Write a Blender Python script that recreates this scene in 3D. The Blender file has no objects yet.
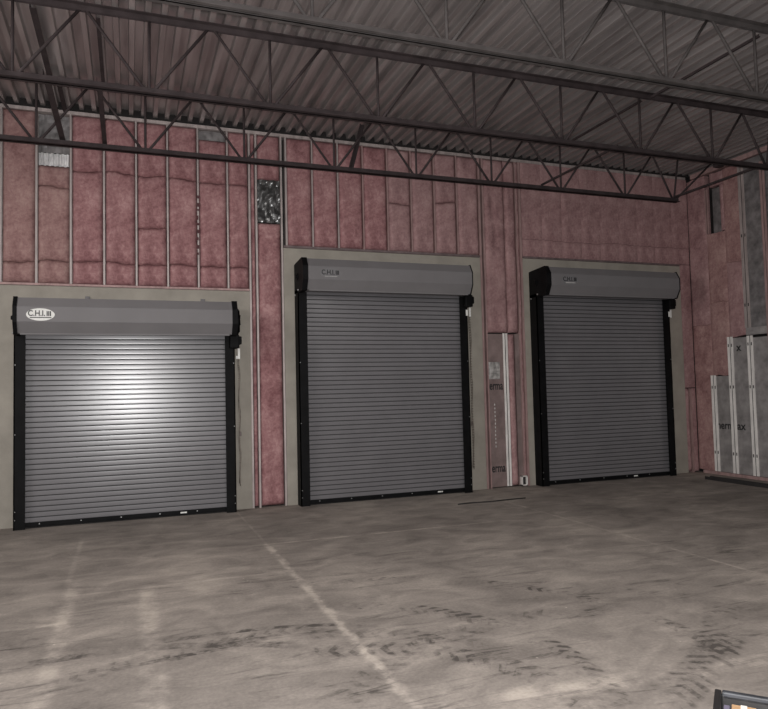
import bpy, bmesh, math, random
from mathutils import Vector, Matrix, noise
from math import sin, cos, pi, radians

random.seed(7)
sc = bpy.context.scene
col = sc.collection

# ------------------------------------------------------------------ materials
def rgb(c):
    return (c[0], c[1], c[2], 1.0)

def mat(name, c, rough=.6, metal=0., spec=.5, noise_scale=None, noise_amt=.25, bump=0., bump_scale=60., c2=None, stretch=(1, 1, 1)):
    m = bpy.data.materials.new(name); m.use_nodes = True
    nt = m.node_tree; b = nt.nodes['Principled BSDF']
    b.inputs['Base Color'].default_value = rgb(c)
    b.inputs['Roughness'].default_value = rough
    b.inputs['Metallic'].default_value = metal
    b.inputs['Specular IOR Level'].default_value = spec
    tc = nt.nodes.new('ShaderNodeTexCoord')
    mp = nt.nodes.new('ShaderNodeMapping'); mp.inputs['Scale'].default_value = stretch
    nt.links.new(tc.outputs['Object'], mp.inputs['Vector'])
    if noise_scale:
        n = nt.nodes.new('ShaderNodeTexNoise'); n.inputs['Scale'].default_value = noise_scale
        n.inputs['Detail'].default_value = 6; n.inputs['Roughness'].default_value = .6
        nt.links.new(mp.outputs[0], n.inputs['Vector'])
        r = nt.nodes.new('ShaderNodeValToRGB')
        lo = c2 if c2 else tuple(v * (1 - noise_amt) for v in c)
        hi = c if c2 else tuple(min(1, v * (1 + noise_amt)) for v in c)
        r.color_ramp.elements[0].position = .32; r.color_ramp.elements[0].color = rgb(lo)
        r.color_ramp.elements[1].position = .68; r.color_ramp.elements[1].color = rgb(hi)
        nt.links.new(n.outputs[0], r.inputs[0]); nt.links.new(r.outputs[0], b.inputs['Base Color'])
    if bump:
        n2 = nt.nodes.new('ShaderNodeTexNoise'); n2.inputs['Scale'].default_value = bump_scale; n2.inputs['Detail'].default_value = 5
        nt.links.new(mp.outputs[0], n2.inputs['Vector'])
        bp = nt.nodes.new('ShaderNodeBump'); bp.inputs['Strength'].default_value = bump; bp.inputs['Distance'].default_value = .02
        nt.links.new(n2.outputs[0], bp.inputs['Height']); nt.links.new(bp.outputs[0], b.inputs['Normal'])
    return m

M = {}
M['panel'] = mat('grey_painted_concrete', (.31, .285, .245), .75, noise_scale=3, noise_amt=.13, bump=.15, bump_scale=80)
M['slat'] = mat('grey_door_paint', (.155, .150, .158), .26, metal=0., spec=.6, noise_scale=2.5, noise_amt=.07)
M['groove'] = mat('slat_groove', (.04, .039, .041), .7)  # shade inside the slat grooves, put in as a darker colour
M['hood'] = mat('grey_hood_paint', (.175, .168, .172), .55, spec=.3, noise_scale=2, noise_amt=.06)
M['black'] = mat('black_steel', (.0045, .0045, .005), .6, spec=.12, noise_scale=6, noise_amt=.4)
M['rubber'] = mat('black_rubber', (.012, .011, .011), .8, noise_scale=20, noise_amt=.3)
M['bolt'] = mat('zinc_bolt', (.4, .4, .4), .3, metal=.7, noise_scale=40, noise_amt=.2)
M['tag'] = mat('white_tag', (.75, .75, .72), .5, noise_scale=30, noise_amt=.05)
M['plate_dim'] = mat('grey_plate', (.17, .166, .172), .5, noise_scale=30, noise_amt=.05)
M['ink'] = mat('black_ink', (.01, .01, .012), .6, noise_scale=30, noise_amt=.1)
M['ink_grey'] = mat('pale_ink', (.42, .41, .4), .6, noise_scale=30, noise_amt=.2)
M['galv'] = mat('galvanised_steel', (.43, .375, .36), .5, metal=.35, noise_scale=14, noise_amt=.25, stretch=(1, 1, .25))
M['galv_pink'] = mat('dusty_pink_steel', (.36, .24, .23), .6, metal=.2, noise_scale=14, noise_amt=.25, stretch=(1, 1, .25))
M['galv_bright'] = mat('bright_galvanised_steel', (.80, .77, .74), .5, metal=.1, noise_scale=12, noise_amt=.2, stretch=(1, 1, .25))
M['track_dark'] = mat('dull_steel_track', (.16, .12, .12), .6, metal=.2, noise_scale=10, noise_amt=.3)
M['slot'] = mat('dark_slot', (.02, .018, .018), .8, noise_scale=30, noise_amt=.2)
M['foil'] = mat('aluminium_foil', (.33, .31, .305), .42, metal=.35, noise_scale=5, noise_amt=.3, bump=.25, bump_scale=9)
M['foil_dark'] = mat('dark_foil', (.20, .19, .19), .5, metal=.3, noise_scale=7, noise_amt=.4, bump=.3, bump_scale=10)
M['foil_pink'] = mat('foil_with_pink_reflections', (.31, .235, .225), .42, metal=.45, noise_scale=4, noise_amt=.25, bump=.3, bump_scale=10)  # pinkish reflections are tinted into the base colour
M['foil_glint'] = mat('bright_stand_in_foil', (.62, .6, .58), .3, metal=.6, noise_scale=18, noise_amt=.5)
M['crinkle'] = mat('crumpled_foil', (.13, .13, .13), .3, metal=.6, noise_scale=9, noise_amt=.6)
M['joist'] = mat('joist_primer', (.046, .036, .037), .7, spec=.15, noise_scale=5, noise_amt=.3)
M['joist_haze'] = mat('haze_lightened_primer', (.085, .076, .074), .8, spec=.1, noise_scale=5, noise_amt=.25)  # primer copy for the third joist, lightened to paint in haze
M['sheath'] = mat('dark_sheathing', (.012, .010, .010), .9, noise_scale=3, noise_amt=.3)
M['rib'] = mat('ribbed_siding', (.75, .75, .75), .35, metal=.6, noise_scale=10, noise_amt=.2)
M['torn'] = mat('torn_dark_facing', (.09, .035, .04), .9, noise_scale=20, noise_amt=.4)
M['cable'] = mat('dark_cable', (.018, .016, .016), .7, noise_scale=10, noise_amt=.3)
M['chain'] = mat('dull_chain', (.17, .145, .12), .5, metal=.4, noise_scale=50, noise_amt=.4)
M['crate'] = mat('black_crate_plastic', (.018, .017, .017), .5, noise_scale=8, noise_amt=.3)
M['crate_edge'] = mat('bluish_grey_rim', (.035, .037, .043), .6, noise_scale=10, noise_amt=.5)  # bluish grey for the long rim sides, short sides are black
M['card'] = mat('tan_cardboard', (.52, .32, .17), .8, noise_scale=8, noise_amt=.2)
M['violet'] = mat('violet_grey_card', (.16, .14, .2), .7, noise_scale=8, noise_amt=.2)
M['paper'] = mat('white_paper', (.75, .72, .66), .7, noise_scale=8, noise_amt=.08)
M['mauve'] = mat('mauve_card', (.36, .27, .26), .7, noise_scale=8, noise_amt=.3)

def pink_material(name, lo, mid, hi):
    m = bpy.data.materials.new(name); m.use_nodes = True
    nt = m.node_tree; b = nt.nodes['Principled BSDF']; L = nt.links
    b.inputs['Roughness'].default_value = .95; b.inputs['Specular IOR Level'].default_value = .1
    tc = nt.nodes.new('ShaderNodeTexCoord')
    def nz(s, d, dist=0.):
        n = nt.nodes.new('ShaderNodeTexNoise'); n.inputs['Scale'].default_value = s; n.inputs['Detail'].default_value = d
        n.inputs['Roughness'].default_value = .65; n.inputs['Distortion'].default_value = dist
        L.new(tc.outputs['Object'], n.inputs['Vector']); return n
    n1 = nz(3.2, 7, .6); n2 = nz(26, 5, .4)
    mx = nt.nodes.new('ShaderNodeMath'); mx.operation = 'MULTIPLY_ADD'; mx.inputs[1].default_value = .35
    L.new(n2.outputs[0], mx.inputs[0])
    ms = nt.nodes.new('ShaderNodeMath'); ms.operation = 'MULTIPLY'; ms.inputs[1].default_value = .65
    L.new(n1.outputs[0], ms.inputs[0]); L.new(ms.outputs[0], mx.inputs[2])
    r = nt.nodes.new('ShaderNodeValToRGB'); e = r.color_ramp.elements
    e[0].position = .38; e[0].color = rgb(lo); e[1].position = .63; e[1].color = rgb(hi)
    k = e.new(.5); k.color = rgb(mid)
    L.new(mx.outputs[0], r.inputs[0]); L.new(r.outputs[0], b.inputs['Base Color'])
    bp = nt.nodes.new('ShaderNodeBump'); bp.inputs['Strength'].default_value = .55; bp.inputs['Distance'].default_value = .02
    n3 = nz(11, 8, .8); L.new(n3.outputs[0], bp.inputs['Height']); L.new(bp.outputs[0], b.inputs['Normal'])
    return m
M['pink'] = pink_material('pink_fiberglass', (.20, .092, .097), (.32, .168, .171), (.47, .285, .28))
M['pink_dim'] = pink_material('dusty_pink_fiberglass', (.23, .130, .132), (.335, .205, .204), (.44, .29, .28))
M['pink_tan'] = pink_material('tan_pink_fiberglass', (.22, .118, .115), (.325, .195, .185), (.43, .285, .26))

def deck_material():
    m = mat('galvanised_roof_deck', (.3, .3, .3), .38, metal=.6)
    nt = m.node_tree; b = nt.nodes['Principled BSDF']; L = nt.links
    tc = nt.nodes.new('ShaderNodeTexCoord')
    mp = nt.nodes.new('ShaderNodeMapping'); mp.inputs['Scale'].default_value = (6, .5, 1)
    L.new(tc.outputs['Object'], mp.inputs[0])
    n = nt.nodes.new('ShaderNodeTexNoise'); n.inputs['Scale'].default_value = 1.3; n.inputs['Detail'].default_value = 5
    L.new(mp.outputs[0], n.inputs['Vector'])
    r = nt.nodes.new('ShaderNodeValToRGB'); e = r.color_ramp.elements
    e[0].position = .35; e[0].color = rgb((.30, .27, .265)); e[1].position = .7; e[1].color = rgb((.52, .48, .47))
    L.new(n.outputs[0], r.inputs[0]); L.new(r.outputs[0], b.inputs['Base Color'])
    return m
M['deck'] = deck_material()

def floor_material():
    m = bpy.data.materials.new('dusty_concrete_slab'); m.use_nodes = True
    nt = m.node_tree; b = nt.nodes['Principled BSDF']; L = nt.links
    b.inputs['Roughness'].default_value = .8; b.inputs['Specular IOR Level'].default_value = .25
    tc = nt.nodes.new('ShaderNodeTexCoord')
    P = tc.outputs['Object']
    sep = nt.nodes.new('ShaderNodeSeparateXYZ'); L.new(P, sep.inputs[0])
    X, Y = sep.outputs[0], sep.outputs[1]
    def mt(op, a, bb=None, c=None):
        n = nt.nodes.new('ShaderNodeMath'); n.operation = op
        for i, v in enumerate((a, bb, c)):
            if v is None: continue
            if isinstance(v, (int, float)): n.inputs[i].default_value = v
            else: L.new(v, n.inputs[i])
        return n.outputs[0]
    def nz(scale, detail=6, stretch=(1, 1, 1), rot=0., dist=0., off=0., rough=.6):
        mp = nt.nodes.new('ShaderNodeMapping'); mp.inputs['Scale'].default_value = stretch
        mp.inputs['Rotation'].default_value = (0, 0, rot); mp.inputs['Location'].default_value = (off, off * .7, off)
        L.new(P, mp.inputs[0])
        n = nt.nodes.new('ShaderNodeTexNoise'); n.inputs['Scale'].default_value = scale; n.inputs['Detail'].default_value = detail
        n.inputs['Roughness'].default_value = rough; n.inputs['Distortion'].default_value = dist
        L.new(mp.outputs[0], n.inputs['Vector']); return n.outputs[0]
    def ss(v, a, bb):
        n = nt.nodes.new('ShaderNodeMapRange'); n.interpolation_type = 'SMOOTHSTEP'
        L.new(v, n.inputs[0]); n.inputs[1].default_value = a; n.inputs[2].default_value = bb
        return n.outputs[0]
    wob = mt('MULTIPLY', mt('SUBTRACT', nz(1.6, 3), .5), .16)
    wob2 = mt('MULTIPLY', mt('SUBTRACT', nz(9, 3, off=4.), .5), .10)
    big = nz(.7, 6, off=2.)
    mid = nz(2.3, 8, (1, 1.6, 1), dist=.7, off=7.)
    fine = nz(45, 4, off=1.)
    streak = nz(2.6, 8, (.55, 3.4, 1), rot=radians(7), dist=1.2, off=3., rough=.68)
    patch = nz(1.1, 5, off=11.)
    # slab colour
    val = mt('ADD', mt('MULTIPLY', mt('SUBTRACT', big, .5), .85), mt('MULTIPLY', mt('SUBTRACT', mid, .5), .95))
    val = mt('ADD', val, mt('MULTIPLY', mt('SUBTRACT', fine, .5), .40))
    # dark scuffs, strongest in the middle of the floor
    scuff = mt('MULTIPLY', ss(streak, .52, .68), ss(patch, .38, .58))
    near = ss(Y, -1.8, -4.2)
    scuff = mt('MULTIPLY', scuff, mt('MULTIPLY_ADD', near, .75, .25))
    val = mt('SUBTRACT', val, mt('MULTIPLY', scuff, .34))
    # dusty joint lines
    def joint(axis, other, p, w, lo, hi, amt, soft=.15, slope=0.):
        d = mt('ADD', mt('SUBTRACT', axis, p), mt('MULTIPLY', wob2, 1. if w > .03 else .25))
        if slope: d = mt('ADD', d, mt('MULTIPLY', other, slope))
        d = mt('ABSOLUTE', d)
        g = mt('SUBTRACT', 1., ss(d, w * .15, w * 1.25))
        g = mt('MULTIPLY', g, mt('MULTIPLY', ss(other, lo - soft, lo + soft), mt('SUBTRACT', 1., ss(other, hi - soft, hi + soft))))
        return mt('MULTIPLY', g, mt('MULTIPLY', amt * .95, mt('MAXIMUM', mt('MULTIPLY_ADD', ss(nz(5, 6, off=6.), .3, .65), 1.25, .1), 0.)))
    js = [joint(X, Y, 1.345, .045, -7.5, -2.35, .34), joint(X, Y, 1.35, .02, -2.3, -.1, .12),
          joint(X, Y, .125, .085, -7.0, -3.5, .24), joint(X, Y, -.45, .07, -7.0, -3.1, .24), joint(X, Y, -.5, .03, -3.1, -1.2, .12),
          joint(Y, X, -2.33, .028, 1.25, 4.2, .26), joint(Y, X, -3.48, .03, -.4, 1.3, .2), joint(Y, X, -4.18, .035, -2., -.45, .26),
          joint(Y, X, -6.22, .09, 1.7, 4.6, .26, slope=.115), joint(Y, X, -1.62, .02, 4.2, 9.0, .16),
          joint(X, Y, 4.9, .03, -5.2, -1.2, .2), joint(X, Y, 7.1, .02, -4., -1.2, .12)]
    for j in js: val = mt('ADD', val, j)
    # tyre tracks
    def arc(cx, cy, r, w, a0, a1, freq, skew, amt, solid=.3):
        dx = mt('SUBTRACT', X, cx); dy = mt('SUBTRACT', Y, cy)
        d = mt('SUBTRACT', mt('SQRT', mt('ADD', mt('MULTIPLY', dx, dx), mt('MULTIPLY', dy, dy))), r)
        d = mt('ADD', d, mt('MULTIPLY', wob, .25))
        a = mt('ARCTAN2', dy, dx)
        band = mt('SUBTRACT', 1., ss(mt('ABSOLUTE', d), w * .7, w))
        lim = mt('MULTIPLY', ss(a, a0, a0 + .18), mt('SUBTRACT', 1., ss(a, a1 - .18, a1)))
        ph = mt('ADD', mt('MULTIPLY', a, freq * r), mt('MULTIPLY', mt('ABSOLUTE', d), skew))
        tread = ss(mt('SINE', ph), -.1, .35)
        g = mt('MULTIPLY', mt('MULTIPLY', band, lim), mt('MULTIPLY_ADD', tread, 1 - solid, solid))
        brk = mt('MULTIPLY', ss(nz(2.4, 5, off=cx * 3.1), .40, .62), ss(nz(14, 4, off=cx), .36, .6))
        return mt('MULTIPLY', mt('MULTIPLY', g, brk), amt * 1.1)
    trs = [arc(1.33, -6.0, 2.03, .075, -.3, 1.75, 75, 60, .42), arc(.9, -6.04, 1.53, .10, -.6, 1.25, 70, 55, .50),
           arc(1.31, -3.56, 3.44, .15, -1.35, -.62, 62, 45, .40), arc(.85, -6.1, 1.12, .09, .35, 2.3, 65, 40, .36),
           arc(.6, -7.0, 1.95, .10, .6, 2.2, 60, 30, .26), arc(2.6, -7.4, 2.0, .12, 1.2, 2.6, 60, 40, .34),
           arc(1.0, -6.6, 1.15, .12, -.2, 1.9, 58, 35, .40), arc(-.3, -7.2, 2.3, .06, .9, 1.9, 30, 5, .35, .8),
           arc(.4, -7.6, 2.75, .035, 1.1, 1.75, 10, 5, .45, .9), arc(.5, -7.3, 2.15, .03, 1.2, 1.9, 10, 5, .4, .9)]
    for t in trs: val = mt('SUBTRACT', val, t)
    # bits of debris
    vo = nt.nodes.new('ShaderNodeTexVoronoi'); vo.inputs['Scale'].default_value = 5.5; L.new(P, vo.inputs['Vector'])
    sp = mt('MULTIPLY', mt('SUBTRACT', 1., ss(vo.outputs['Distance'], .02, .055)), ss(patch, .5, .6))
    val = mt('ADD', val, mt('MULTIPLY', sp, .5))
    r = nt.nodes.new('ShaderNodeValToRGB'); e = r.color_ramp.elements
    e[0].position = 0.; e[0].color = rgb((.08, .07, .063)); e[1].position = 1.; e[1].color = rgb((.52, .46, .40))
    k = e.new(.5); k.color = rgb((.265, .234, .209))
    L.new(mt('ADD', val, .5), r.inputs[0]); L.new(r.outputs[0], b.inputs['Base Color'])
    bp = nt.nodes.new('ShaderNodeBump'); bp.inputs['Strength'].default_value = .15; bp.inputs['Distance'].default_value = .01
    L.new(fine, bp.inputs['Height']); L.new(bp.outputs[0], b.inputs['Normal'])
    return m
M['floor'] = floor_material()

# ------------------------------------------------------------------ mesh helpers
class MB:
    def __init__(s): s.v, s.f, s.m, s.smooth = [], [], [], []
    def add(s, vs, fs, mi=0, smooth=False):
        o = len(s.v); s.v += [tuple(v) for v in vs]
        for f in fs: s.f.append([i + o for i in f]); s.m.append(mi); s.smooth.append(smooth)
    def box(s, x0, x1, y0, y1, z0, z1, mi=0):
        x0, x1 = sorted((x0, x1)); y0, y1 = sorted((y0, y1)); z0, z1 = sorted((z0, z1))
        s.add([(x0, y0, z0), (x1, y0, z0), (x1, y1, z0), (x0, y1, z0), (x0, y0, z1), (x1, y0, z1), (x1, y1, z1), (x0, y1, z1)],
              [(0, 3, 2, 1), (4, 5, 6, 7), (0, 1, 5, 4), (1, 2, 6, 5), (2, 3, 7, 6), (3, 0, 4, 7)], mi)
    def tube(s, pts, r, n=8, mi=0, cap=True):
        pts = [Vector(p) for p in pts]; vs, fs = [], []
        for i, p in enumerate(pts):
            t = (pts[min(i + 1, len(pts) - 1)] - pts[max(i - 1, 0)]).normalized()
            a = t.cross(Vector((0, 0, 1)))
            if a.length < 1e-3: a = t.cross(Vector((1, 0, 0)))
            a.normalize(); b = t.cross(a)
            for k in range(n):
                q = 2 * pi * k / n; vs.append(p + a * cos(q) * r + b * sin(q) * r)
        for i in range(len(pts) - 1):
            for k in range(n):
                k2 = (k + 1) % n; fs.append((i * n + k, i * n + k2, (i + 1) * n + k2, (i + 1) * n + k))
        if cap:
            fs.append(tuple(range(n))[::-1]); fs.append(tuple((len(pts) - 1) * n + k for k in range(n)))
        s.add(vs, fs, mi, True)
    def prism_x(s, prof, x0, x1, mi=0):           # profile of (y, z), extruded along X
        n = len(prof)
        vs = [(x0, y, z) for y, z in prof] + [(x1, y, z) for y, z in prof]
        fs = [(i, (i + 1) % n, n + (i + 1) % n, n + i) for i in range(n)] + [tuple(range(n))[::-1], tuple(range(n, 2 * n))]
        s.add(vs, fs, mi)
    def disc_x(s, prof, y, z, n=28, mi=0):        # lathe round an X axis: profile of (x, r)
        vs, fs = [], []
        for x, r in prof:
            for k in range(n): q = 2 * pi * k / n; vs.append((x, y + r * cos(q), z + r * sin(q)))
        for i in range(len(prof) - 1):
            for k in range(n): k2 = (k + 1) % n; fs.append((i * n + k, i * n + k2, (i + 1) * n + k2, (i + 1) * n + k))
        fs.append(tuple(range(n))[::-1]); fs.append(tuple((len(prof) - 1) * n + k for k in range(n)))
        s.add(vs, fs, mi)
    def build(s, name, mats, parent=None, bevel=0., fix=True):
        me = bpy.data.meshes.new(name); me.from_pydata(s.v, [], s.f)
        for m in (mats if isinstance(mats, (list, tuple)) else [mats]): me.materials.append(m)
        for p, mi, sm in zip(me.polygons, s.m, s.smooth): p.material_index = mi; p.use_smooth = sm
        if fix:
            bm = bmesh.new(); bm.from_mesh(me); bmesh.ops.recalc_face_normals(bm, faces=bm.faces); bm.to_mesh(me); bm.free()
        o = bpy.data.objects.new(name, me); col.objects.link(o)
        if parent: o.parent = parent
        if bevel:
            mod = o.modifiers.new('bevel', 'BEVEL'); mod.width = bevel; mod.segments = 2; mod.limit_method = 'ANGLE'
        return o

def tag(o, label=None, cat=None, group=None, kind=None):
    if label: o['label'] = label
    if cat: o['category'] = cat
    if group: o['group'] = group
    if kind: o['kind'] = kind
    return o

def empty(name, loc, label=None, cat=None, group=None, kind=None):
    o = bpy.data.objects.new(name, None); col.objects.link(o); o.location = loc; o.empty_display_size = .1
    return tag(o, label, cat, group, kind)

def text_mesh(name, s, size, m, parent, loc, rot, sx=1., ext=.001, align='CENTER', bold=.018):
    cu = bpy.data.curves.new(name, 'FONT'); cu.body = s; cu.size = size; cu.extrude = ext * .6
    cu.align_x = align; cu.align_y = 'CENTER'; cu.offset = size * bold
    t = bpy.data.objects.new(name, cu); col.objects.link(t)
    bpy.context.view_layer.update()
    me = bpy.data.meshes.new_from_object(t.evaluated_get(bpy.context.evaluated_depsgraph_get()))
    bpy.data.objects.remove(t)
    me.name = name; me.materials.clear(); me.materials.append(m)
    o = bpy.data.objects.new(name, me); col.objects.link(o)
    o.parent = parent; o.location = loc; o.rotation_euler = rot; o.scale = (sx, 1, 1)
    return o

ORD = ['first', 'second', 'third', 'fourth', 'fifth', 'sixth', 'seventh', 'eighth', 'ninth', 'tenth']

# ------------------------------------------------------------------ setting
ZT = 5.27         # top of the wall framing
ZD = 5.35         # underside of the roof deck
XR = 9.5          # right wall
f = MB(); f.add([(-5, .3, 0), (-5, -13, 0), (11, -13, 0), (11, .3, 0)], [(0, 1, 2, 3)])
f.box(-5, 11, -13, .3, -.2, -.001)
tag(f.build('floor', M['floor'], fix=False), 'dusty grey concrete slab with joint lines and tyre tracks', 'floor', kind='structure')

d = MB()
P_ = .152; x = -5.0; prof = []
while x < XR + .1:
    prof += [(x, ZD), (x + .052, ZD), (x + .062, ZD + .07), (x + .142, ZD + .07)]; x += P_
prof.append((x, ZD))
vs = []
ys = [.3, -13]
for y in ys: vs += [(a, y, b) for a, b in prof]
n = len(prof); d.add(vs, [(i, i + 1, n + i + 1, n + i) for i in range(n - 1)])
d.box(-5, x, -13, .3, ZD + .075, ZD + .1)
tag(d.build('ceiling', M['deck'], fix=False), 'ribbed galvanised steel roof deck above the joists', 'ceiling', kind='structure')

w = MB()          # sheathing with the three door openings left free
DOORS = [(-1.322, 1.345, 2.80, -1.62, 1.59, 3.015), (2.23, 4.89, 3.43, 2.08, 5.245, 3.655), (6.135, 8.82, 3.47, 6.03, 9.28, 3.68)]
edges = [-5.0]
for D in DOORS: edges += [D[0] + .1, D[1] - .1]
edges.append(11.0)
for i in range(0, len(edges), 2): w.box(edges[i], edges[i + 1], .13, .25, 0, ZD)
for D in DOORS: w.box(D[0] + .1, D[1] - .1, .13, .25, D[2] - .3, ZD)
w.box(-5, XR + .12, .0, .125, ZT + .055, ZD - .002)  # black strip and flute plugs added over the wall, standing in for shade
xx = -5.0
while xx < XR + .1:
    w.add([(xx + .054, y, ZD - .002) for y in (.0, .12)] + [(xx + .064, y, ZD + .068) for y in (.0, .12)] + [(xx + .140, y, ZD + .068) for y in (.0, .12)] + [(xx + .150, y, ZD - .002) for y in (.0, .12)],
          [(0, 2, 4, 6), (1, 7, 5, 3), (0, 1, 3, 2), (2, 3, 5, 4), (4, 5, 7, 6), (6, 7, 1, 0)]); xx += P_
for D in DOORS: w.box(D[0] + .1, D[1] - .1, .2, .25, 0, D[2] - .3)
tag(w.build('wall_back', M['sheath']), 'dark sheathing behind the pink insulation of the back wall', 'wall', kind='structure')
w = MB(); w.box(XR + .13, XR + .25, -8, .25, 0, ZD)
tag(w.build('wall_right', M['sheath']), 'dark sheathing behind the framing of the right wall', 'wall', kind='structure')

where = ['left', 'middle', 'right']
for i, D in enumerate(DOORS):
    p = MB(); x0, x1, z1 = D[3], D[4], D[5]; a, b, zo = D[0] + .12, D[1] - .12, D[2] - .25
    if i == 0: x0 = -3.2
    # one continuous surround: outline with the door opening cut out of it
    o8 = [(x0, 0), (a, 0), (a, zo), (b, zo), (b, 0), (x1, 0), (x1, z1), (x0, z1)]
    vs = [(X, 0., Z) for X, Z in o8] + [(X, .125, Z) for X, Z in o8]
    fs = [(0, 1, 2, 7), (2, 3, 6, 7), (3, 4, 5, 6), (8, 15, 10, 9), (10, 15, 14, 11), (11, 14, 13, 12)]
    fs += [(k, (k + 1) % 8, 8 + (k + 1) % 8, 8 + k) for k in range(8)]
    p.add(vs, fs)
    tag(p.build('trim_%d' % (i + 1), M['panel']), 'grey painted wall panel framing the %s roll-up door' % where[i], 'door surround', kind='structure')
# light track at the head of the wall, track over each door surround, base tracks
t = MB(); t.box(-3.2, XR, -.006, .12, ZT, ZT + .045)
tag(t.build('trim_4', M['galv']), 'pale steel track along the top of the back wall', 'track', kind='structure')
t = MB(); t.box(-3.2, 1.585, -.02, .12, 3.018, 3.045)
tag(t.build('trim_5', M['galv_pink']), 'pale steel track on top of the left door surround', 'track', kind='structure')
t = MB(); t.box(2.085, 5.24, -.02, .12, 3.658, 3.69)
tag(t.build('trim_6', M['track_dark']), 'dull steel track on top of the middle door surround', 'track', kind='structure')
t = MB(); t.box(6.035, 9.275, -.02, .12, 3.683, 3.71)
tag(t.build('trim_7', M['track_dark']), 'dull steel track on top of the right door surround', 'track', kind='structure')
t = MB(); t.box(XR - .015, XR + .12, -8, -.13, 0, .05)
tag(t.build('trim_8', M['galv_pink']), 'steel base track along the foot of the right wall', 'track', kind='structure')
t = MB(); t.box(XR - .012, XR + .12, -8, -.13, ZT - .03, ZT + .05)
tag(t.build('trim_9', M['galv_pink']), 'steel head track along the top of the right wall', 'track', kind='structure')

# ------------------------------------------------------------------ rolling doors
def circle_pts(cx, cz, r, n=24): return [(cx + r * cos(2 * pi * k / n), cz + r * sin(2 * pi * k / n)) for k in range(n)]

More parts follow.
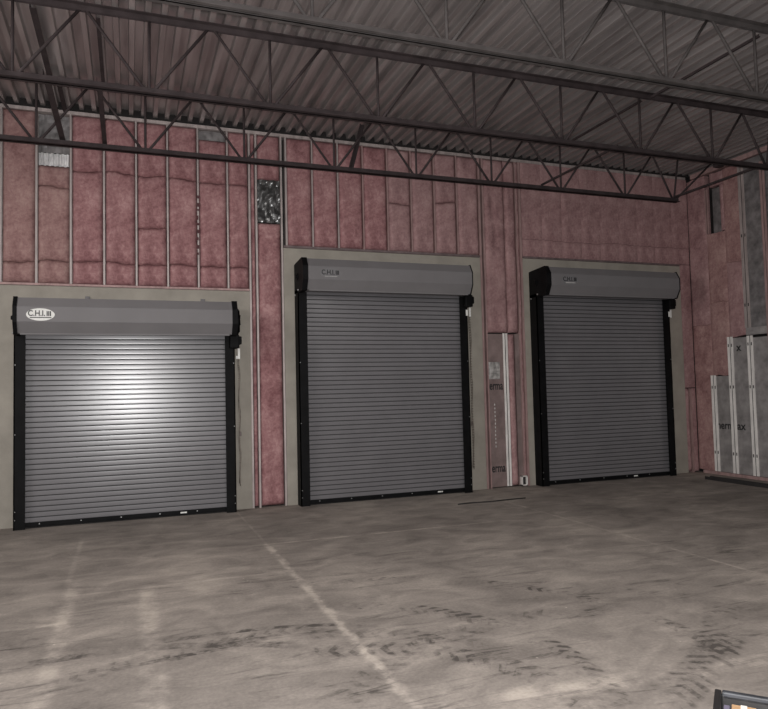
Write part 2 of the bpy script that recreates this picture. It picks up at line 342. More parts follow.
def make_door(i):
    x0, x1, zt = DOORS[i][0], DOORS[i][1], DOORS[i][2]
    root = empty('door_%d' % (i + 1), ((x0 + x1) / 2, 0, 0),
                 ['wide low grey slatted roll-up door on the left, bright flash reflection on it',
                  'tall grey slatted roll-up door in the middle of the back wall',
                  'tall grey slatted roll-up door at right beside the corner'][i], 'roll-up door', kind='structure')
    R = lambda X: X - (x0 + x1) / 2
    a, b = R(x0), R(x1); zh = zt - .45
    # curtain of interlocking slats
    c = MB(); pitch = .0645; prof = []; mi = []
    z = .06; yc = -.105
    while z < zh + .05:
        for dy, dz, m in ((0., 0., 1), (0., .0085, 1), (-.0125, .0115, 0), (-.01285, .022, 0), (-.0129, .036, 0), (-.01285, .050, 0), (-.0125, .0625, 0)):
            prof.append((yc + dy, z + dz)); mi.append(m)
        z += pitch
    prof.append((yc, z)); n = len(prof)
    vs = [(a + .075, y, q) for y, q in prof] + [(b - .075, y, q) for y, q in prof]
    for k in range(n - 1):
        c.f.append([k, n + k, n + k + 1, k + 1]); c.m.append(mi[k]); c.smooth.append(False)
    c.v += vs
    c.build('curtain', [M['slat'], M['groove']], root, fix=False)
    # bottom bar with its rubber edge
    bb = MB(); bb.box(a + .08, b - .08, -.135, -.07, .02, .064); bb.box(a + .085, b - .085, -.15, -.055, .018, .026)
    bar = bb.build('bottom_bar', M['black'], root, .003)
    r = MB(); r.box(a + .10, b - .10, -.115, -.09, .0, .02); r.build('weather_strip', M['rubber'], bar)
    s = MB(); xs = b - [.72, .55, .85][i]; s.box(xs, xs + .08, -.138, -.1355, .034, .052); s.build('sticker', M['tag'], bar)
    for k in range(5):
        s = MB(); X = a + .28 + k * .47; s.disc_x([(0, .008), (.014, .008)], 0, 0, 10)
        s.v = [(X + v[1], -.135 - v[0] * .5, .05 + v[2]) for v in s.v]; s.build('bolt', M['bolt'], bar)
    # guides: a channel open toward the curtain
    for sgn, e in ((1, a), (-1, b)):
        g = MB()
        u = lambda X: e + sgn * X
        g.box(u(0), u(.014), -.2, 0, 0, zh + .05)
        g.box(u(.0), u(.130), -.2, -.188, 0, zh + .05)
        g.box(u(.014), u(.130), -.085, -.073, 0, zh + .05)
        g.box(u(.014), u(.075), -.012, 0, 0, zh + .02)
        g.box(u(.014), u(.032), -.187, -.086, 0, zh + .05)
        go = g.build('guide', M['black'], root)
        for zb in (.12, .22, 1.15, 2.0):
            s = MB(); s.disc_x([(0, .007), (.008, .005)], 0, 0, 10)
            s.v = [(u(.018) + v[1], -.2 - v[0], zb + v[2]) for v in s.v]; s.build('bolt', M['bolt'], go)
    # hood
    hp = [(0, zt), (-.45, zt), (-.52, zt - .115), (-.52, zt - .295), (-.44, zt - .43), (-.20, zt - .43), (-.20, zt - .41), (-.43, zt - .41),
          (-.50, zt - .29), (-.50, zt - .12), (-.44, zt - .02), (0, zt - .02)]
    h = MB(); ir = [.07, .07, .06][i]; h.prism_x(hp, a + .076, b - ir)
    ho = h.build('hood', M['hood'], root)
    lip = MB(); lip.box(a + .10, b - .10, -.44, -.41, zt - .445, zt - .43); lip.build('hood_lip', M['hood'], ho)
    # barrel behind the hood
    s = MB(); s.disc_x([(a + .06, .15), (b - .06, .15)], -.2, zt - .22, 20); s.build('barrel', M['slat'], root)
    # end brackets
    for sgn, e in ((1, a), (-1, b)):
        q = MB(); op = [(0, zt - .02), (-.06, zt - .012), (-.455, zt + .012), (-.526, zt - .11), (-.526, zt - .30), (-.45, zt - .445), (0, zt - .445)]
        q.prism_x(op, e + (.03 if i == 0 else 0), e + .075) if sgn > 0 else q.prism_x(op, b - ir + .001, b + (.0 if i == 0 else .013 - ir))
        bo = q.build('end_bracket', M['black'], root)
        q = MB(); q.disc_x([(0, .05), (.012, .05), (.012, .025), (.03, .025)], -.2, zt - .22, 18)
        q.v = [(e - sgn * v[0], v[1], v[2]) for v in q.v]; q.build('shaft_hub', M['black'], bo)
        for (yy, zz) in ((-.05, zt - .46), (-.24, zt - .41)):
            s = MB(); s.disc_x([(0, .014), (.012, .012)], yy, zz, 10)
            s.v = [(e - sgn * v[0], v[1], v[2]) for v in s.v]; s.build('bolt', M['bolt'], bo)
    # chain hoist on the right end
    hz = MB(); cz, cy = zt - .24, -.20; b0 = b; b = b + (.035 if i == 0 else 0)
    hz.disc_x([(b - .03, .13), (b - .02, .18), (b - .01, .155), (b + .0, .155), (b + .01, .18), (b + .018, .13), (b + .026, .05), (b + .04, .04)], cy, cz, 30)
    wheel = hz.build('chain_wheel', M['black'], root)
    for k in range(8):
        q = 2 * pi * k / 8 + .3; s = MB()
        s.tube([(b + .026, cy + .05 * cos(q), cz + .05 * sin(q)), (b + .018, cy + .16 * cos(q), cz + .16 * sin(q))], .010, 6)
        s.build('spoke', M['black'], wheel)
    b = b0
    g = MB(); g.box(b - .075, b + .05, -.30, -.06, zt - .60, zt - .42); g.box(b + .0, b + .085, -.28, -.1, zt - .55, zt - .44)
    g.build('chain_guard', M['black'], root, .012)
    s = MB(); s.box(b + .045, b + .075, -.17, -.16, zt - .74, zt - .60); s.build('tag', M['tag'], root)
    if i: s = MB(); s.box(b - .03, b + .0, -.215, -.205, zt - .73, zt - .64) ; s.build('tag', M['tag'], root)
    else:
        s = MB(); s.box(b + .02, b + .046, -.17, -.16, zt - .74, zt - .70); s.build('tag', M['tag'], root)
    # hanging hand chain, beads strung on a loop
    ch = MB(); zb_ = .36; xs = b + (.075 if i == 0 else .11)
    for yy in (-.07, -.04):
        pts = [(xs + .012 * sin(k * .8 + yy * 40), yy, zb_ + k * (zt - .62 - zb_) / 26) for k in range(27)]
        ch.tube(pts, .0045, 6)
        for k in range(60):
            z = zb_ + k * (zt - .62 - zb_) / 60
            ch.box(xs - .006, xs + .006, yy - .004, yy + .004, z, z + .018)
    ch.tube([(xs, -.07, zb_), (xs, -.055, zb_ - .03), (xs, -.04, zb_)], .0045, 6)
    co = ch.build('hand_chain', M['chain'], root)
    k = MB(); k.box(xs + .0, xs + .03, -.012, 0, 1.0, 1.06); k.box(xs + .006, xs + .024, -.045, -.012, 1.02, 1.03)
    k.build('chain_keeper', M['track_dark'], root)
    if i == 0:
        for X in (-.5, .95):
            s = MB(); s.box(R(X) - .02, R(X) + .02, -.05, 0, zt + .012, zt + .075); s.box(R(X) - .03, R(X) + .03, -.012, 0, zt + .03, zt + .09)
            s.build('hood_clip', M['hood'], root, .004)
    # name plate
    lx, lz = a + [.33, .40, .43][i], zt - .21
    pl = MB(); n = 32
    ring = [(lx + .155 * cos(2 * pi * k / n), lz + .075 * sin(2 * pi * k / n)) for k in range(n)]
    pl.add([(X, -.5215, Z) for X, Z in ring] + [(X, -.520, Z) for X, Z in ring],
           [tuple(range(n))] + [(k, (k + 1) % n, n + (k + 1) % n, n + k) for k in range(n)])
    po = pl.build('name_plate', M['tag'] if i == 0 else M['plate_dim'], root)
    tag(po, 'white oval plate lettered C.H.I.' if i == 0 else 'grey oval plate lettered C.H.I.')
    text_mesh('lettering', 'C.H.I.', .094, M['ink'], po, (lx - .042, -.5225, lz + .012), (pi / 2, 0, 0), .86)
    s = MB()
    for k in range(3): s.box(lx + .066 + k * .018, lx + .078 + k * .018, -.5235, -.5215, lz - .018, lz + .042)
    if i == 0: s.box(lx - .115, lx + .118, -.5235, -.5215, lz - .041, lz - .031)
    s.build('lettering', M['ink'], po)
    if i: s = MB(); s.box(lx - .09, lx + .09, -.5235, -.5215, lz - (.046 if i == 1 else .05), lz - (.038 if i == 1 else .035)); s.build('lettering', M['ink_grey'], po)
    return root
for i in range(3): make_door(i)

# ------------------------------------------------------------------ metal studs
def stud(x, z0, z1, label, m='galv', wd=.022, y=0., group='metal studs of the back wall'):
    s = MB()
    s.box(-wd / 2, wd / 2, 0, .008, 0, z1 - z0); s.box(-wd / 2, -wd / 2 + .006, .008, .12, 0, z1 - z0)
    s.box(-wd / 2, wd / 2, .112, .12, 0, z1 - z0); s.box(wd / 2 - .004, wd / 2, .008, .018, 0, z1 - z0)
    o = s.build('metal_stud', M[m]); o.location = (x, y, z0)
    return tag(o, label, 'stud', group)

SX = [-1.9 + .4 * k for k in range(9)]       # -1.9 ... 1.3 above the left door
for k, x in enumerate(SX[1:]):
    o = stud(x, 3.05, ZT, 'thin pale vertical stud over the left door, %s from the left' % ORD[k])
    if k == 6:
        rr = random.Random(3)
        z = .45
        while z < 1.25:
            hgt = rr.uniform(.02, .07); sx = rr.choice((-1, 1))
            tp = MB(); tp.box(sx * .004 - .016, sx * .004 + .016 * rr.uniform(.3, 1), -.010, -.001, z, z + hgt)
            tag(tp.build('torn_facing', M['torn'], o), 'dark torn scrap of facing'); z += hgt + rr.uniform(.02, .07)
stud(1.605, 0, ZT, 'full-height pale stud at the right edge of the left door surround', 'galv', .026)
stud(1.70, 0, ZT, 'full-height pale stud just left of the narrow pink strip between two doors', 'galv', .026)
stud(2.062, 0, ZT, 'full-height pale stud at the left edge of the middle door surround', 'galv', .026)
S2 = [2.13 + .391 * k for k in range(1, 8)]
stud(2.13, 3.69, ZT, 'short pale stud over the upper left corner of the middle door surround', 'galv', .026)
for k, x in enumerate(S2):
    stud(x, 3.69, ZT, 'thin dusty vertical stud over the middle door, %s from the left' % ORD[k], 'galv' if k < 2 else 'galv_pink', .02)
stud(5.265, 0, ZT, 'full-height dull stud at the right edge of the middle door surround', 'galv_pink', .034)
stud(5.33, 0, ZT, 'dull stud left of the foil board between the middle and right doors', 'galv_pink', .022)
stud(5.935, 0, ZT, 'dull stud right of the foil board between the middle and right doors', 'galv_pink', .022)
stud(6.01, 0, ZT, 'full-height dull stud at the left edge of the right door surround', 'galv_pink', .034)
stud(9.40, 0, 1.47, 'short dull stud standing in the corner beside the right door', 'galv_pink', .045)

# ------------------------------------------------------------------ insulation batts
def batt_mesh(w, h, seed, bulge=.035, depth=.1, rag=.012, fold=None, step=.035, edge=.03, org=(0, 0), lo=0, hi=0):
    b = MB(); nx, nz = max(5, int(w / step)), max(6, int(h / step))
    vs, fs = [], []
    for j in range(nz + 1):
        for i in range(nx + 1):
            u, v = i / nx, j / nz
            X, Z = u * w, v * h
            gx, gz = X + org[0], Z + org[1]
            eu = min(u, 1 - u) * w; ev = min(v, 1 - v) * h
            pil = min(1, eu / .04) ** .5 * min(1, ev / .05) ** .5
            nn = noise.fractal(Vector((gx * 3.4, gz * 3.0, 1.7)), 1, 2, 5) * .015 + noise.noise(Vector((gx * 1.4, gz * 1.1, 3.3))) * .012
            y = edge - (bulge + edge) * pil + nn * (.3 + .7 * pil)
            if fold: y += fold(X, Z)
            wl = noise.noise(Vector((gx * 2.6, org[1] * 3.1, 5.))) + .5 * noise.noise(Vector((gx * 9, org[1] * 3.1, 8.)))
            wh = noise.noise(Vector((gx * 2.6, (org[1] + h + .004) * 3.1, 5.))) + .5 * noise.noise(Vector((gx * 9, (org[1] + h + .004) * 3.1, 8.)))
            zz = Z + .035 * (wl * lo * (1 - v) + wh * hi * v)
            vs.append((X, y, zz))
    for j in range(nz):
        for i in range(nx):
            a = j * (nx + 1) + i; fs.append((a, a + 1, a + nx + 2, a + nx + 1))
    b.add(vs, fs, 0, True)
    # sides and back
    rim = [i for i in range(nx + 1)] + [j * (nx + 1) + nx for j in range(1, nz + 1)] + [nz * (nx + 1) + i for i in range(nx - 1, -1, -1)] + [j * (nx + 1) for j in range(nz - 1, 0, -1)]
    k = len(rim)
    if edge < .01:                      # flat-faced pieces keep a crisp rim of their own
        fr = len(b.v); b.v += [vs[r] for r in rim]; rim2 = [fr + q for q in range(k)]
    else: rim2 = rim
    o = len(b.v); b.v += [(vs[r][0], depth, vs[r][2]) for r in rim]
    for q in range(k):
        b.f.append([rim2[(q + 1) % k], rim2[q], o + q, o + (q + 1) % k]); b.m.append(0); b.smooth.append(False)
    b.f.append([o + q for q in range(k)]); b.m.append(0); b.smooth.append(False)
    return b

seed = [0]
def batt(x0, x1, z0, z1, label, m='pink', group='pink insulation batts of the back wall', fold=None, bulge=.010, y=0., edge=.028, lo=0, hi=0):
    seed[0] += 1
    o = batt_mesh(x1 - x0, z1 - z0 - .004, seed[0], bulge, fold=fold, edge=edge, org=(x0, z0), lo=lo, hi=hi).build('insulation_batt', M[m], None, 0, False)
    o.location = (x0, y, z0 + .002)
    return tag(o, label, 'insulation', group)

rows = {0: [3.05, 3.31, ZT], 1: [3.05, 3.33, 4.30, 4.575], 2: [3.05, 3.35, 4.55, ZT], 3: [3.05, 3.345, 4.555, ZT],
        4: [3.05, 3.345, 3.84, 4.555, ZT], 5: [3.05, 3.355, 4.53, ZT], 6: [3.05, 3.355, 4.52, 5.12], 7: [3.05, 3.365, 4.52, ZT]}
pos = {2: ['lower', 'upper'], 3: ['lower', 'middle', 'upper'], 4: ['lowest', 'second lowest', 'second highest', 'top']}
for k in range(8):
    xa = SX[k + 1] + .017; xb = (SX[k + 2] if k < 7 else 1.603) - .017
    if k == 7: xb = 1.583
    R_ = rows[k]
    for j in range(len(R_) - 1):
        if k in (1,) and j == 1: lab = 'tall middle batt'
        else: lab = pos[len(R_) - 1][j] + ' batt'
        m = 'pink_tan' if k < 2 and random.random() < .8 else 'pink'
        fold = None
        if k == 7 and j == 1:      # sagging diagonal crease
            fold = lambda X, Z: .03 * math.exp(-((Z - .35 - 1.6 * max(0, X - .02)) / .035) ** 2)
        batt(xa, xb, R_[j], R_[j + 1], '%s of pink insulation in %s stud bay over left door' % (lab, ORD[k]), m, fold=fold, lo=int(j > 0), hi=int(j < len(R_) - 2))
# bays beyond the left edge of the photograph continue the wall
for xa, nm in ((-1.9, 'just'), (-2.3, 'one bay'), (-2.7, 'two bays')):
    stud(xa, 3.05, ZT, 'thin pale vertical stud %s beyond the left photo edge, over the left door surround' % nm)
    batt(xa + .017, xa + .383, 3.05, ZT, 'tall pink insulation batt %s beyond the left photo edge' % nm, 'pink_tan')
# strip between left and middle doors
batt(1.629, 1.679, .02, ZT, 'very narrow dark pink insulation sliver between two pale studs', 'pink', bulge=-.01)
creases = lambda X, Z: .022 * sum(math.exp(-((Z - c - .12 * (X - .16) ** 2 * 6) / .018) ** 2) for c in (3.52, 3.62, 3.74, 3.86))
batt(1.72, 2.04, .02, 4.0, 'tall pink insulation strip between left and middle doors, sagging folds at top', 'pink', fold=creases)
batt(1.72, 2.04, 4.63, ZT, 'short pink batt above the crumpled foil patch', 'pink')
# over the middle door
xb2 = [2.13] + S2 + [5.265]
for k in range(8):
    ra = [3.695, ZT] if k not in (4, 6) else [3.695, [0, 0, 0, 0, 4.42, 0, 4.5][k], ZT]
    for j in range(len(ra) - 1):
        nm = 'pink insulation batt' if len(ra) == 2 else ['lower pink insulation batt', 'upper pink insulation batt'][j]
        tear = (lambda X, Z: .035 * math.exp(-((X - .3) / .02) ** 2 - ((Z - .3) / .12) ** 2)) if k in (2, 5) else None
        batt(xb2[k] + .013, xb2[k + 1] - (.013 if k < 7 else .02), ra[j], ra[j + 1], '%s in %s stud bay over middle door' % (nm, ORD[k]), 'pink' if k < 4 else 'pink_dim', fold=tear, lo=int(j > 0), hi=int(j < len(ra) - 2))
# between middle and right doors, above the foil board
tear = lambda X, Z: .06 * math.exp(-((X - .16 - .02 * sin(Z * 5)) / .014) ** 2 - ((Z - 1.75) / .42) ** 2)
batt(5.345, 5.72, 2.46, ZT, 'wide pink batt with a dark vertical tear, above foil board between doors', 'pink_dim', fold=tear)
batt(5.722, 5.922, 2.46, ZT, 'slim pink batt right of the torn one, above foil board between doors', 'pink_dim')
batt(5.949, 5.99, .02, ZT, 'very narrow pink sliver at left edge of right door surround', 'pink_dim', bulge=-.01)
# over the right door: pieces butt together and hide the studs
x3 = [6.03 + .388 * k for k in range(10)]
for k in range(9):
    za = 3.715
    batt(x3[k] + (.006 if k == 0 else .0), min(x3[k + 1] - .001, 9.515), za, 4.0, 'lower pink batt over right door, %s column from the left' % ORD[k], 'pink_dim', bulge=.008, edge=.001, hi=1)
    batt(x3[k] + (.006 if k == 0 else .0), min(x3[k + 1] - .001, 9.515), 4.0, ZT, 'tall upper pink batt over right door, %s column from the left' % ORD[k], 'pink_dim', bulge=.008, edge=-.003, lo=1)
batt(9.285, 9.515, 1.5, 3.71, 'pink batt in the corner right of the right door, upper piece', 'pink_dim', edge=.0)
batt(9.285, 9.375, .02, 1.49, 'slim pink batt left of the short corner stud', 'pink_dim')
batt(9.425, 9.515, .02, 1.49, 'slim pink batt right of the short corner stud', 'pink_dim', edge=.0)

# ------------------------------------------------------------------ foil pieces of the back wall
def crumple(w, h, seed, amp, step=.02, depth=.05):
    b = MB(); nx, nz = int(w / step), int(h / step)
    vs = []
    for j in range(nz + 1):
        for i in range(nx + 1):
            X, Z = i * w / nx, j * h / nz
            v = Vector((X * 7, Z * 5, seed))
            y = -abs(noise.noise(v)) * amp - abs(noise.noise(v * 2.1)) * amp * .4
            vs.append((X, y, Z))
    b.add(vs, [(j * (nx + 1) + i, j * (nx + 1) + i + 1, (j + 1) * (nx + 1) + i + 1, (j + 1) * (nx + 1) + i) for j in range(nz) for i in range(nx)])
    return b
o = crumple(.318, .61, 3, .07).build('foil_wrap', M['crinkle'], None, 0, False); o.location = (1.721, .03, 4.01)
tag(o, 'crumpled silver foil patch in the narrow strip between left and middle doors', 'foil')
o = crumple(.362, .50, 9, .03).build('foil_sheet', M['foil_dark'], None, 0, False); o.location = (-1.082, .10, 4.765)
tag(o, 'dark grey foil sheet in the open bay at upper left, above ribbed metal', 'foil')
r = MB(); pr = []
x = 0.
while x < .36:
    pr += [(x, 0), (x + .022, 0), (x + .03, -.02), (x + .052, -.02), (x + .06, 0)]; x += .06
vs = [(a, b, 0) for a, b in pr] + [(a, b, .165) for a, b in pr]; n = len(pr)
r.add(vs, [(i, i + 1, n + i + 1, n + i) for i in range(n - 1)])
o = r.build('ribbed_siding', M['rib'], None, 0, False); o.location = (-1.08, .08, 4.59)
tag(o, 'bright ribbed metal piece below the dark foil at upper left', 'siding')
o = crumple(.362, .13, 5, .02).build('foil_scrap', M['foil_dark'], None, 0, False); o.location = (.919, .06, 5.13)
tag(o, 'small dark foil scrap at wall top, right half of left bays', 'foil')

# foil board between the middle and right doors
bd = empty('foil_board', (5.345, 0, .02), 'upright foil-faced insulation board with black lettering between middle and right doors', 'insulation board')
s = MB(); s.box(0, .265, .01, .06, 0, 2.42); s.build('board', M['foil_pink'], bd)
# lettering and added bright patch on the facing
for q, zz in enumerate((1.61, .31)):
    text_mesh('lettering', 'erma', .19, M['ink'], bd, (.004, .0085, zz - .02), (pi / 2, 0, 0), .62, align='LEFT', bold=.018)
o = crumple(.20, .27, 21, .012, .02).build('stand_in_patch', M['foil_glint'], bd, 0, False); o.location = (.0, .0085, 1.70)  # bright foil patch put in where a blotchy white square sits
tag(o, 'bright foil patch standing in for a blotchy white square')
for k in range(12):
    s = MB(); s.box(.085, .095, .0085, .0105, .62 + k * .06, .65 + k * .06); s.build('lettering', M['tag'], bd)
def slotted_stud(h, wd=.05, slots=(), m='galv_bright', gap=.016):
    s = MB()
    for e in (-1, 1):
        xa = e * gap / 2; xb = e * (gap / 2 + wd)
        s.box(xa, xb, 0, .011, 0, h)
        for z in slots:
            xc = (xa + xb) / 2; s.box(xc - .010, xc + .010, -.0015, .0005, z, z + .05, 1)
    s.box(-gap / 2, gap / 2, .008, .011, 0, h, 1)
    return s.build('slotted_stud', [M[m], M['slot']], None, .002)
o = slotted_stud(2.43, .034, (), 'galv_bright', .016); o.location = (5.655, -.003, .02)
tag(o, 'bright pair of stud flanges standing beside the lettered foil board', 'stud')
batt(5.70, 5.83, .02, 2.44, 'tall pink insulation strip right of the bright stud between doors', 'pink_dim')
bd2 = MB(); bd2.box(0, .085, .01, .05, 0, 2.42); o = bd2.build('foil_strip', M['foil_pink']); o.location = (5.834, 0, .02)
tag(o, 'narrow strip of foil board left of the right door surround', 'insulation board')
ob = empty('outlet_box', (5.90, -.02, .02), 'small open steel box low on the wall left of right door', 'electrical box')
s = MB(); s.box(-.05, -.038, -.04, .02, 0, .15); s.box(.038, .05, -.04, .02, 0, .15); s.box(-.05, .05, -.04, .02, 0, .012); s.box(-.05, .05, -.04, .02, .138, .15)
s.build('box_rim', M['galv_bright'], ob); s = MB(); s.box(-.038, .038, .005, .015, .012, .138); s.build('box_interior', M['slot'], ob)

# ------------------------------------------------------------------ right wall
def on_right(o, yl, z):       # an object modelled facing -Y, moved onto the right wall: its x runs toward the viewer
    o.rotation_euler = (0, 0, -pi / 2); o.location = (XR, yl, z); return o
def rbatt(y0, y1, z0, z1, label, m='pink_dim'):
    seed[0] += 1
    o = batt_mesh(y0 - y1, z1 - z0 - .004, seed[0], .008, edge=.002, org=(y0 + 20, z0), lo=1, hi=1).build('insulation_batt', M[m], None, 0, False)
    on_right(o, y0, z0 + .002); o.location.x = XR + .028; return tag(o, label, 'insulation', 'pink insulation batts of the right wall')
rbatt(.0, -.41, .055, 2.6, 'lower pink batt on right wall, nearest the corner', 'pink_tan')
rbatt(.0, -.41, 2.6, 5.22, 'upper pink batt on right wall, nearest the corner')
rbatt(-.412, -.80, 1.71, 2.95, 'pink batt on right wall just above the shortest foil board', 'pink_tan')
rbatt(-.412, -.80, 2.95, 4.18, 'pink batt on right wall under the dark gap', 'pink_tan')
rbatt(-.52, -.80, 4.97, 5.22, 'small pink batt on right wall above the dark gap')
rbatt(-.73, -.80, 4.18, 4.97, 'pink sliver on right wall beside the dark gap')
rbatt(-.802, -1.155, 2.35, 3.6, 'pink batt on right wall above the second foil board')
rbatt(-.802, -1.155, 3.6, 5.22, 'upper pink batt on right wall left of the tall bright stud', 'pink_tan')
o = slotted_stud(.78, .03, (), 'galv_pink', .014); on_right(o, -.455, 4.18); o.location.x = XR - .001
tag(o, 'short dull stud beside the dark gap high on the right wall', 'stud')
s = MB(); s.box(0, .22, .09, .11, 0, .78); o = s.build('foil_backing', M['foil_dark']); on_right(o, -.51, 4.185)
tag(o, 'dark recessed foil in the gap high on the right wall', 'foil')
def rboard(y0, y1, z0, z1, label, m='foil'):
    e = empty('foil_board', (0, 0, 0), label, 'insulation board', 'foil-faced boards of the right wall'); on_right(e, y0, z0)
    s = MB(); s.box(0, y0 - y1, .012, .06, 0, z1 - z0); s.build('board', M[m], e); return e
b1 = rboard(-.42, -.79, .055, 1.69, 'shortest upright foil-faced board, on right wall nearest the corner')
b2 = rboard(-.80, -1.17, .055, 2.32, 'second foil-faced board from the corner, ending above head height', 'foil')
b3 = rboard(-1.18, -1.9, .055, 2.30, 'lower foil-faced board at the right edge, under the horizontal strip', 'foil')
b4 = rboard(-1.18, -1.9, 2.467, 5.22, 'tall upper foil-faced board at the right edge of the photo', 'foil_dark')
rboard(-1.905, -2.6, .055, 5.22, 'full-height foil-faced board just beyond the right edge', 'foil_dark')
text_mesh('lettering', 'herm',   .185, M['ink'], b1, (.035, .0108, .79), (pi / 2, 0, 0), .88, align='LEFT')
text_mesh('lettering', 'ax',   .185, M['ink'], b2, (.075, .0108, .79), (pi / 2, 0, 0), .95, align='LEFT')
text_mesh('lettering', 'x',   .185, M['ink'], b2, (.135, .0108, 2.10), (pi / 2, 0, 0), .95, align='LEFT')
for (yl, h, lab) in ((-.43, 1.65, 'shortest bright slotted stud on the right wall, nearest the corner'),
                     (-.815, 2.29, 'second bright slotted stud from the corner on the right wall'),
                     (-1.21, 2.28, 'lower bright slotted stud right of the second foil board')):
    o = slotted_stud(h, .047, [z for z in (.30, 1.42, 2.12) if z < h - .1], 'galv_bright', .018); on_right(o, yl, .055); o.location.x = XR - .001
    tag(o, lab, 'stud', 'bright slotted studs of the right wall')
o = slotted_stud(2.72, .05, (.35, 1.5), 'galv', .016); on_right(o, -1.19, 2.467); o.location.x = XR - .001
tag(o, 'tall upper slotted stud beside the dark grey foil on right wall', 'stud', 'bright slotted studs of the right wall')
s = MB(); s.box(0, .74, -.012, .06, 0, .12); s.box(.03, .8, -.03, -.012, .02, .05); o = s.build('blocking_strip', M['foil']); on_right(o, -1.16, 2.345)
tag(o, 'horizontal grey steel strip between upper and lower boards at right edge', 'steel strip')
o = slotted_stud(5.1, .04, (), 'galv_pink', .012); on_right(o, -1.62, .001); o.location.x = XR - .001
tag(o, 'dull full-height stud at the very right edge', 'stud'); o.location.x = XR - .032

# ------------------------------------------------------------------ steel roof joists
JY = [-.88, -2.63, -4.38]; ZB = 4.58
nth = ['nearest the back wall', 'second from the back wall', 'third from the back wall']
def make_joist(k):
    y = JY[k]; jm = M['joist' if k < 2 else 'joist_haze']
    root = empty('roof_joist', (0, y, ZB), 'dark open-web steel roof joist, ' + nth[k], 'roof joist', 'open-web roof joists')
    H = ZD - ZB; r = .027
    def angles(z0, z1, xa, xb, flip):
        m = MB()
        for s_ in (-1, 1):
            m.box(xa, xb, s_ * .012, s_ * .018, z0, z1)
            zf = z1 if flip else z0
            m.box(xa, xb, s_ * .012, s_ * (.066 if flip else .055), zf - (.007 if flip else 0), zf + (0 if flip else .007))
        return m
    angles(H - .06, H - .001, -5, 9.44, True).build('top_chord', jm, root)
    angles(-.028, .032, -5, 8.46, False).build('bottom_chord', jm, root)
    nodes = [.2 + 1.2 * q for q in range(-4, 7)]
    zb, zt = .0, H - .045
    def bar(p, q, rad=.0155):
        m = MB(); m.tube([(p[0], 0, p[1]), (q[0], 0, q[1])], rad, 8); m.build('web_bar', jm, root)
    for X in nodes:
        bar((X, zb), (X, zt), .0145); bar((X - .03, zb), (X - .57, zt)); bar((X + .03, zb), (X + .57, zt))
    bar((8.36, zb), (7.97, zt)); bar((8.40, zb), (9.25, zt)); bar((8.38, zb), (8.5, zt), .0145)
    s = MB(); s.box(9.30, 9.44, -.05, .05, H - .13, H - .06); s.build('bearing_seat', jm, root)
    return root
for k in range(3): make_joist(k)

def bridging(p, q, label, r=.022):
    p, q = Vector(p), Vector(q); m = MB(); t = (q - p)
    u = t.normalized(); sd = u.cross(Vector((0, 0, 1))).normalized(); up = sd.cross(u)
    def strip(a0, a1, b0, b1):
        vs = [P + sd * s_ + up * v for P in (Vector((0, 0, 0)), t) for s_, v in ((a0, b0), (a1, b0), (a1, b1), (a0, b1))]
        m.add(vs, [(0, 1, 2, 3), (4, 7, 6, 5), (0, 4, 5, 1), (1, 5, 6, 2), (2, 6, 7, 3), (3, 7, 4, 0)])
    strip(-r, r, -.003, .003); strip(-r, -r + .006, .003, 2 * r)
    o = m.build('bridging_bar', M['joist']); o.location = p
    return tag(o, label, 'bridging', 'steel bridging between the roof joists')
zt_ = ZD - .07; zb_ = ZB + .0355
bridging((-.84, -2.57, zt_), (-.84, -.94, zt_), 'upper bridging bar at far left, between first and second joists', .03)
bridging((-.76, -.82, zt_), (-.76, -.02, ZT + .02), 'upper bridging bar at far left, between first joist and back wall', .026)
bridging((-.72, -2.63, zb_), (-.72, -.88, zb_), 'lower bridging bar at far left, between first and second joists', .03)
bridging((-.27, -2.57, zt_), (-.27, -.94, zt_), 'upper bridging bar second from left, between first and second joists', .02)
bridging((-.26, -2.63, zb_), (-.26, -.88, zb_), 'lower bridging bar second from left, between first and second joists', .024)
bridging((2.86, -.85, ZB + .03), (3.08, -.72, ZD - .06), 'short leaning bar on the nearest joist, left of photo centre', .022)
bridging((5.85, -2.63, zb_), (5.85, -.88, zb_), 'lower bridging bar over the right door, between first and second joists', .011)
bridging((6.30, -2.57, zt_), (6.30, -.94, zt_), 'upper bridging bar over the right door, between first and second joists', .012)
bridging((6.35, -4.32, zt_), (6.35, -2.69, zt_), 'upper bridging bar over the right door, between second and third joists', .012)
bridging((8.38, -2.63, zb_), (8.38, -.88, zb_), 'lower bridging bar near the right wall, joining the joist ends', .014)

# ------------------------------------------------------------------ things on the floor
m = MB(); pts = [(4.2 + k * .09, -1.09 + .015 * sin(k * .7) + .02 * (k / 12), .009 + .002 * sin(k)) for k in range(13)]
m.tube(pts, .009, 8)
tag(m.build('cable_offcut', M['cable']), 'thin black cable offcut lying before the gap between middle and right doors', 'cable')
m = MB()
m.box(-.06, .06, -1.7, 0, 0, .012); m.box(-.06, -.045, -1.7, 0, .012, .05); m.box(.045, .06, -1.7, 0, .012, .05)
o = m.build('steel_channel', M['cable'], None, .002); o.location = (8.92, -.78, 0)
tag(o, 'long dark steel channel lying on the floor along the right wall', 'steel channel')
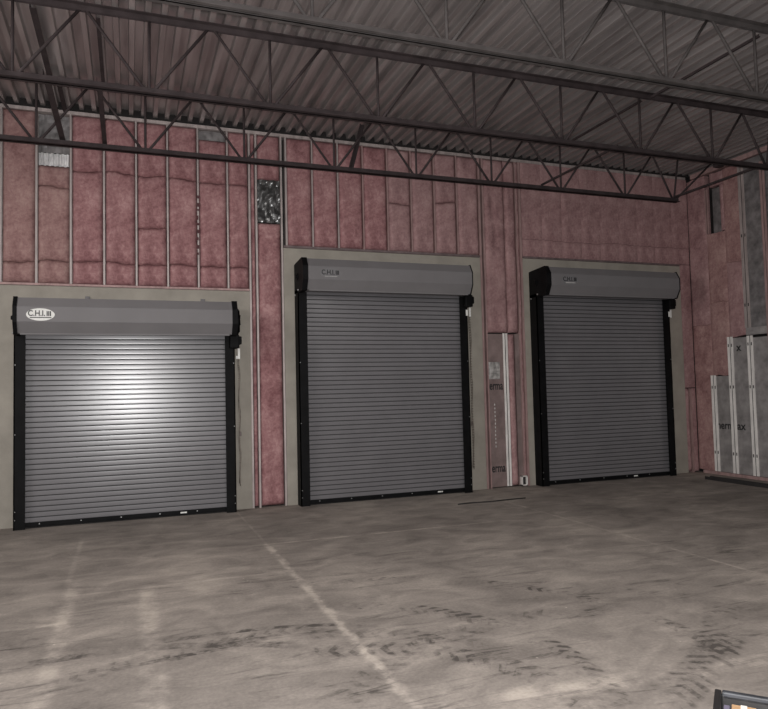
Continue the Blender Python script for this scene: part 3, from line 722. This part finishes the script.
# open black crate at the lower right corner
cr = empty('open_crate', (2.348, -7.712, .001), 'open black crate holding cardboard and paper, at lower right corner', 'crate')
cr.rotation_euler = (0, 0, radians(-48))
W_, D_, H_ = .62, .44, .30; m = MB()
m.box(-W_ / 2 + .03, W_ / 2 - .03, -D_ / 2 + .03, D_ / 2 - .03, 0, .012)
for sx in (-1, 1): m.prism_x([(-D_ / 2, H_), (D_ / 2, H_), (D_ / 2 - .03, 0), (-D_ / 2 + .03, 0)], sx * W_ / 2, sx * (W_ / 2 - .018))
for sy in (-1, 1): m.box(-W_ / 2 + .018, W_ / 2 - .018, sy * D_ / 2, sy * (D_ / 2 - .018), .0, H_)
m.build('crate_body', M['crate'], cr, .006)
m = MB()
for sx in (-1, 1): m.box(sx * (W_ / 2 - .018), sx * (W_ / 2 + .008), -D_ / 2 - .008, D_ / 2 + .008, H_ - .02, H_ + .010, 1)
for sy in (-1, 1): m.box(-W_ / 2 + .02, W_ / 2 - .02, sy * (D_ / 2 - .018), sy * (D_ / 2 + .012), H_ - .02, H_ + .010)
m.build('crate_rim', [M['crate_edge'], M['crate']], cr, .006)

def in_crate(name, x0, x1, y0, y1, z1, m, label, cat, flaps=False):
    m_ = MB(); m_.box(x0, x1, y0, y1, 0, z1); o = m_.build(name, M[m], None, .003)
    R_ = Matrix.Rotation(radians(-48), 4, 'Z'); o.rotation_euler = (0, 0, radians(-48)); o.location = (2.348, -7.712, .0135)
    if flaps:
        t = MB(); t.box((x0 + x1) / 2 - .012, (x0 + x1) / 2 + .012, y0 - .0006, y1 + .0006, z1, z1 + .0012)
        tag(t.build('tape', M['paper'], o), 'pale strip of tape')
    return tag(o, label, cat)
in_crate('folder', -.285, -.262, .02, .185, .255, 'violet', 'thin violet-grey folder standing at the left side inside the black crate', 'folder')
in_crate('cardboard_box', -.255, -.165, .06, .185, .262, 'card', 'narrow tan cardboard box standing inside the black crate', 'box', True)
in_crate('booklet', -.158, -.125, .04, .185, .250, 'paper', 'pale booklet standing between cardboard and mauve box in the crate', 'booklet')
in_crate('carton', -.10, .0, .06, .185, .245, 'mauve', 'mauve carton standing inside the black crate', 'box', True)
in_crate('paper_stack', .01, .27, -.15, .185, .22, 'paper', 'stack of white paper filling the right part of the crate', 'paper')

# ------------------------------------------------------------------ light
def lamp(name, kind, loc, energy, color, **kw):
    l = bpy.data.lights.new(name, kind); l.energy = energy; l.color = color
    for k, v in kw.items(): setattr(l, k, v)
    o = bpy.data.objects.new(name, l); col.objects.link(o); o.location = loc; return o
def aim(o, t): o.rotation_euler = (Vector(t) - o.location).to_track_quat('-Z', 'Y').to_euler()
o = lamp('flash_light', 'SPOT', (.0, -9.58, 1.66), 1350, (1, .985, .98), shadow_soft_size=.05, spot_size=radians(160), spot_blend=.8); aim(o, (3.4, 0, 2.3))
o = lamp('left_fill_light', 'AREA', (-4.3, -3.8, 4.2), 115, (1, .95, .91), shape='RECTANGLE', size=2.5, size_y=2, spread=radians(130)); aim(o, (4.0, -3.6, 0))  # unseen area light added at the left to brighten the floor
o = lamp('overhead_fill_light', 'AREA', (3.2, -8.6, 4.3), 50, (1, .95, .91), shape='RECTANGLE', size=4, size_y=1.5, spread=radians(120)); aim(o, (4.2, -4.5, 0))  # unseen overhead area light, added to lift the floor brightness
wd = bpy.data.worlds.new('night'); sc.world = wd; wd.use_nodes = True
wd.node_tree.nodes['Background'].inputs[0].default_value = (.95, .9, .9, 1)
wd.node_tree.nodes['Background'].inputs[1].default_value = .22

# ------------------------------------------------------------------ camera
yaw, pit, rol = radians(20.3923), radians(2.8923), radians(-1.3449)
fw = Vector((sin(yaw) * cos(pit), cos(yaw) * cos(pit), sin(pit)))
rt = Vector((cos(yaw), -sin(yaw), 0)); up = rt.cross(fw)
r2 = rt * cos(rol) + up * sin(rol); u2 = -rt * sin(rol) + up * cos(rol)
cd = bpy.data.cameras.new('camera'); cam = bpy.data.objects.new('camera', cd); col.objects.link(cam)
mw = Matrix((r2, u2, -fw)).transposed().to_4x4(); mw.translation = Vector((0, -9.6243, 1.6)); cam.matrix_world = mw
cd.sensor_fit = 'HORIZONTAL'; cd.sensor_width = 36; cd.lens = 686.9 / 768 * 36; cd.clip_start = .02
sc.camera = cam
sc.view_settings.view_transform = 'Standard'; sc.view_settings.look = 'None'
sc.view_settings.exposure = 0
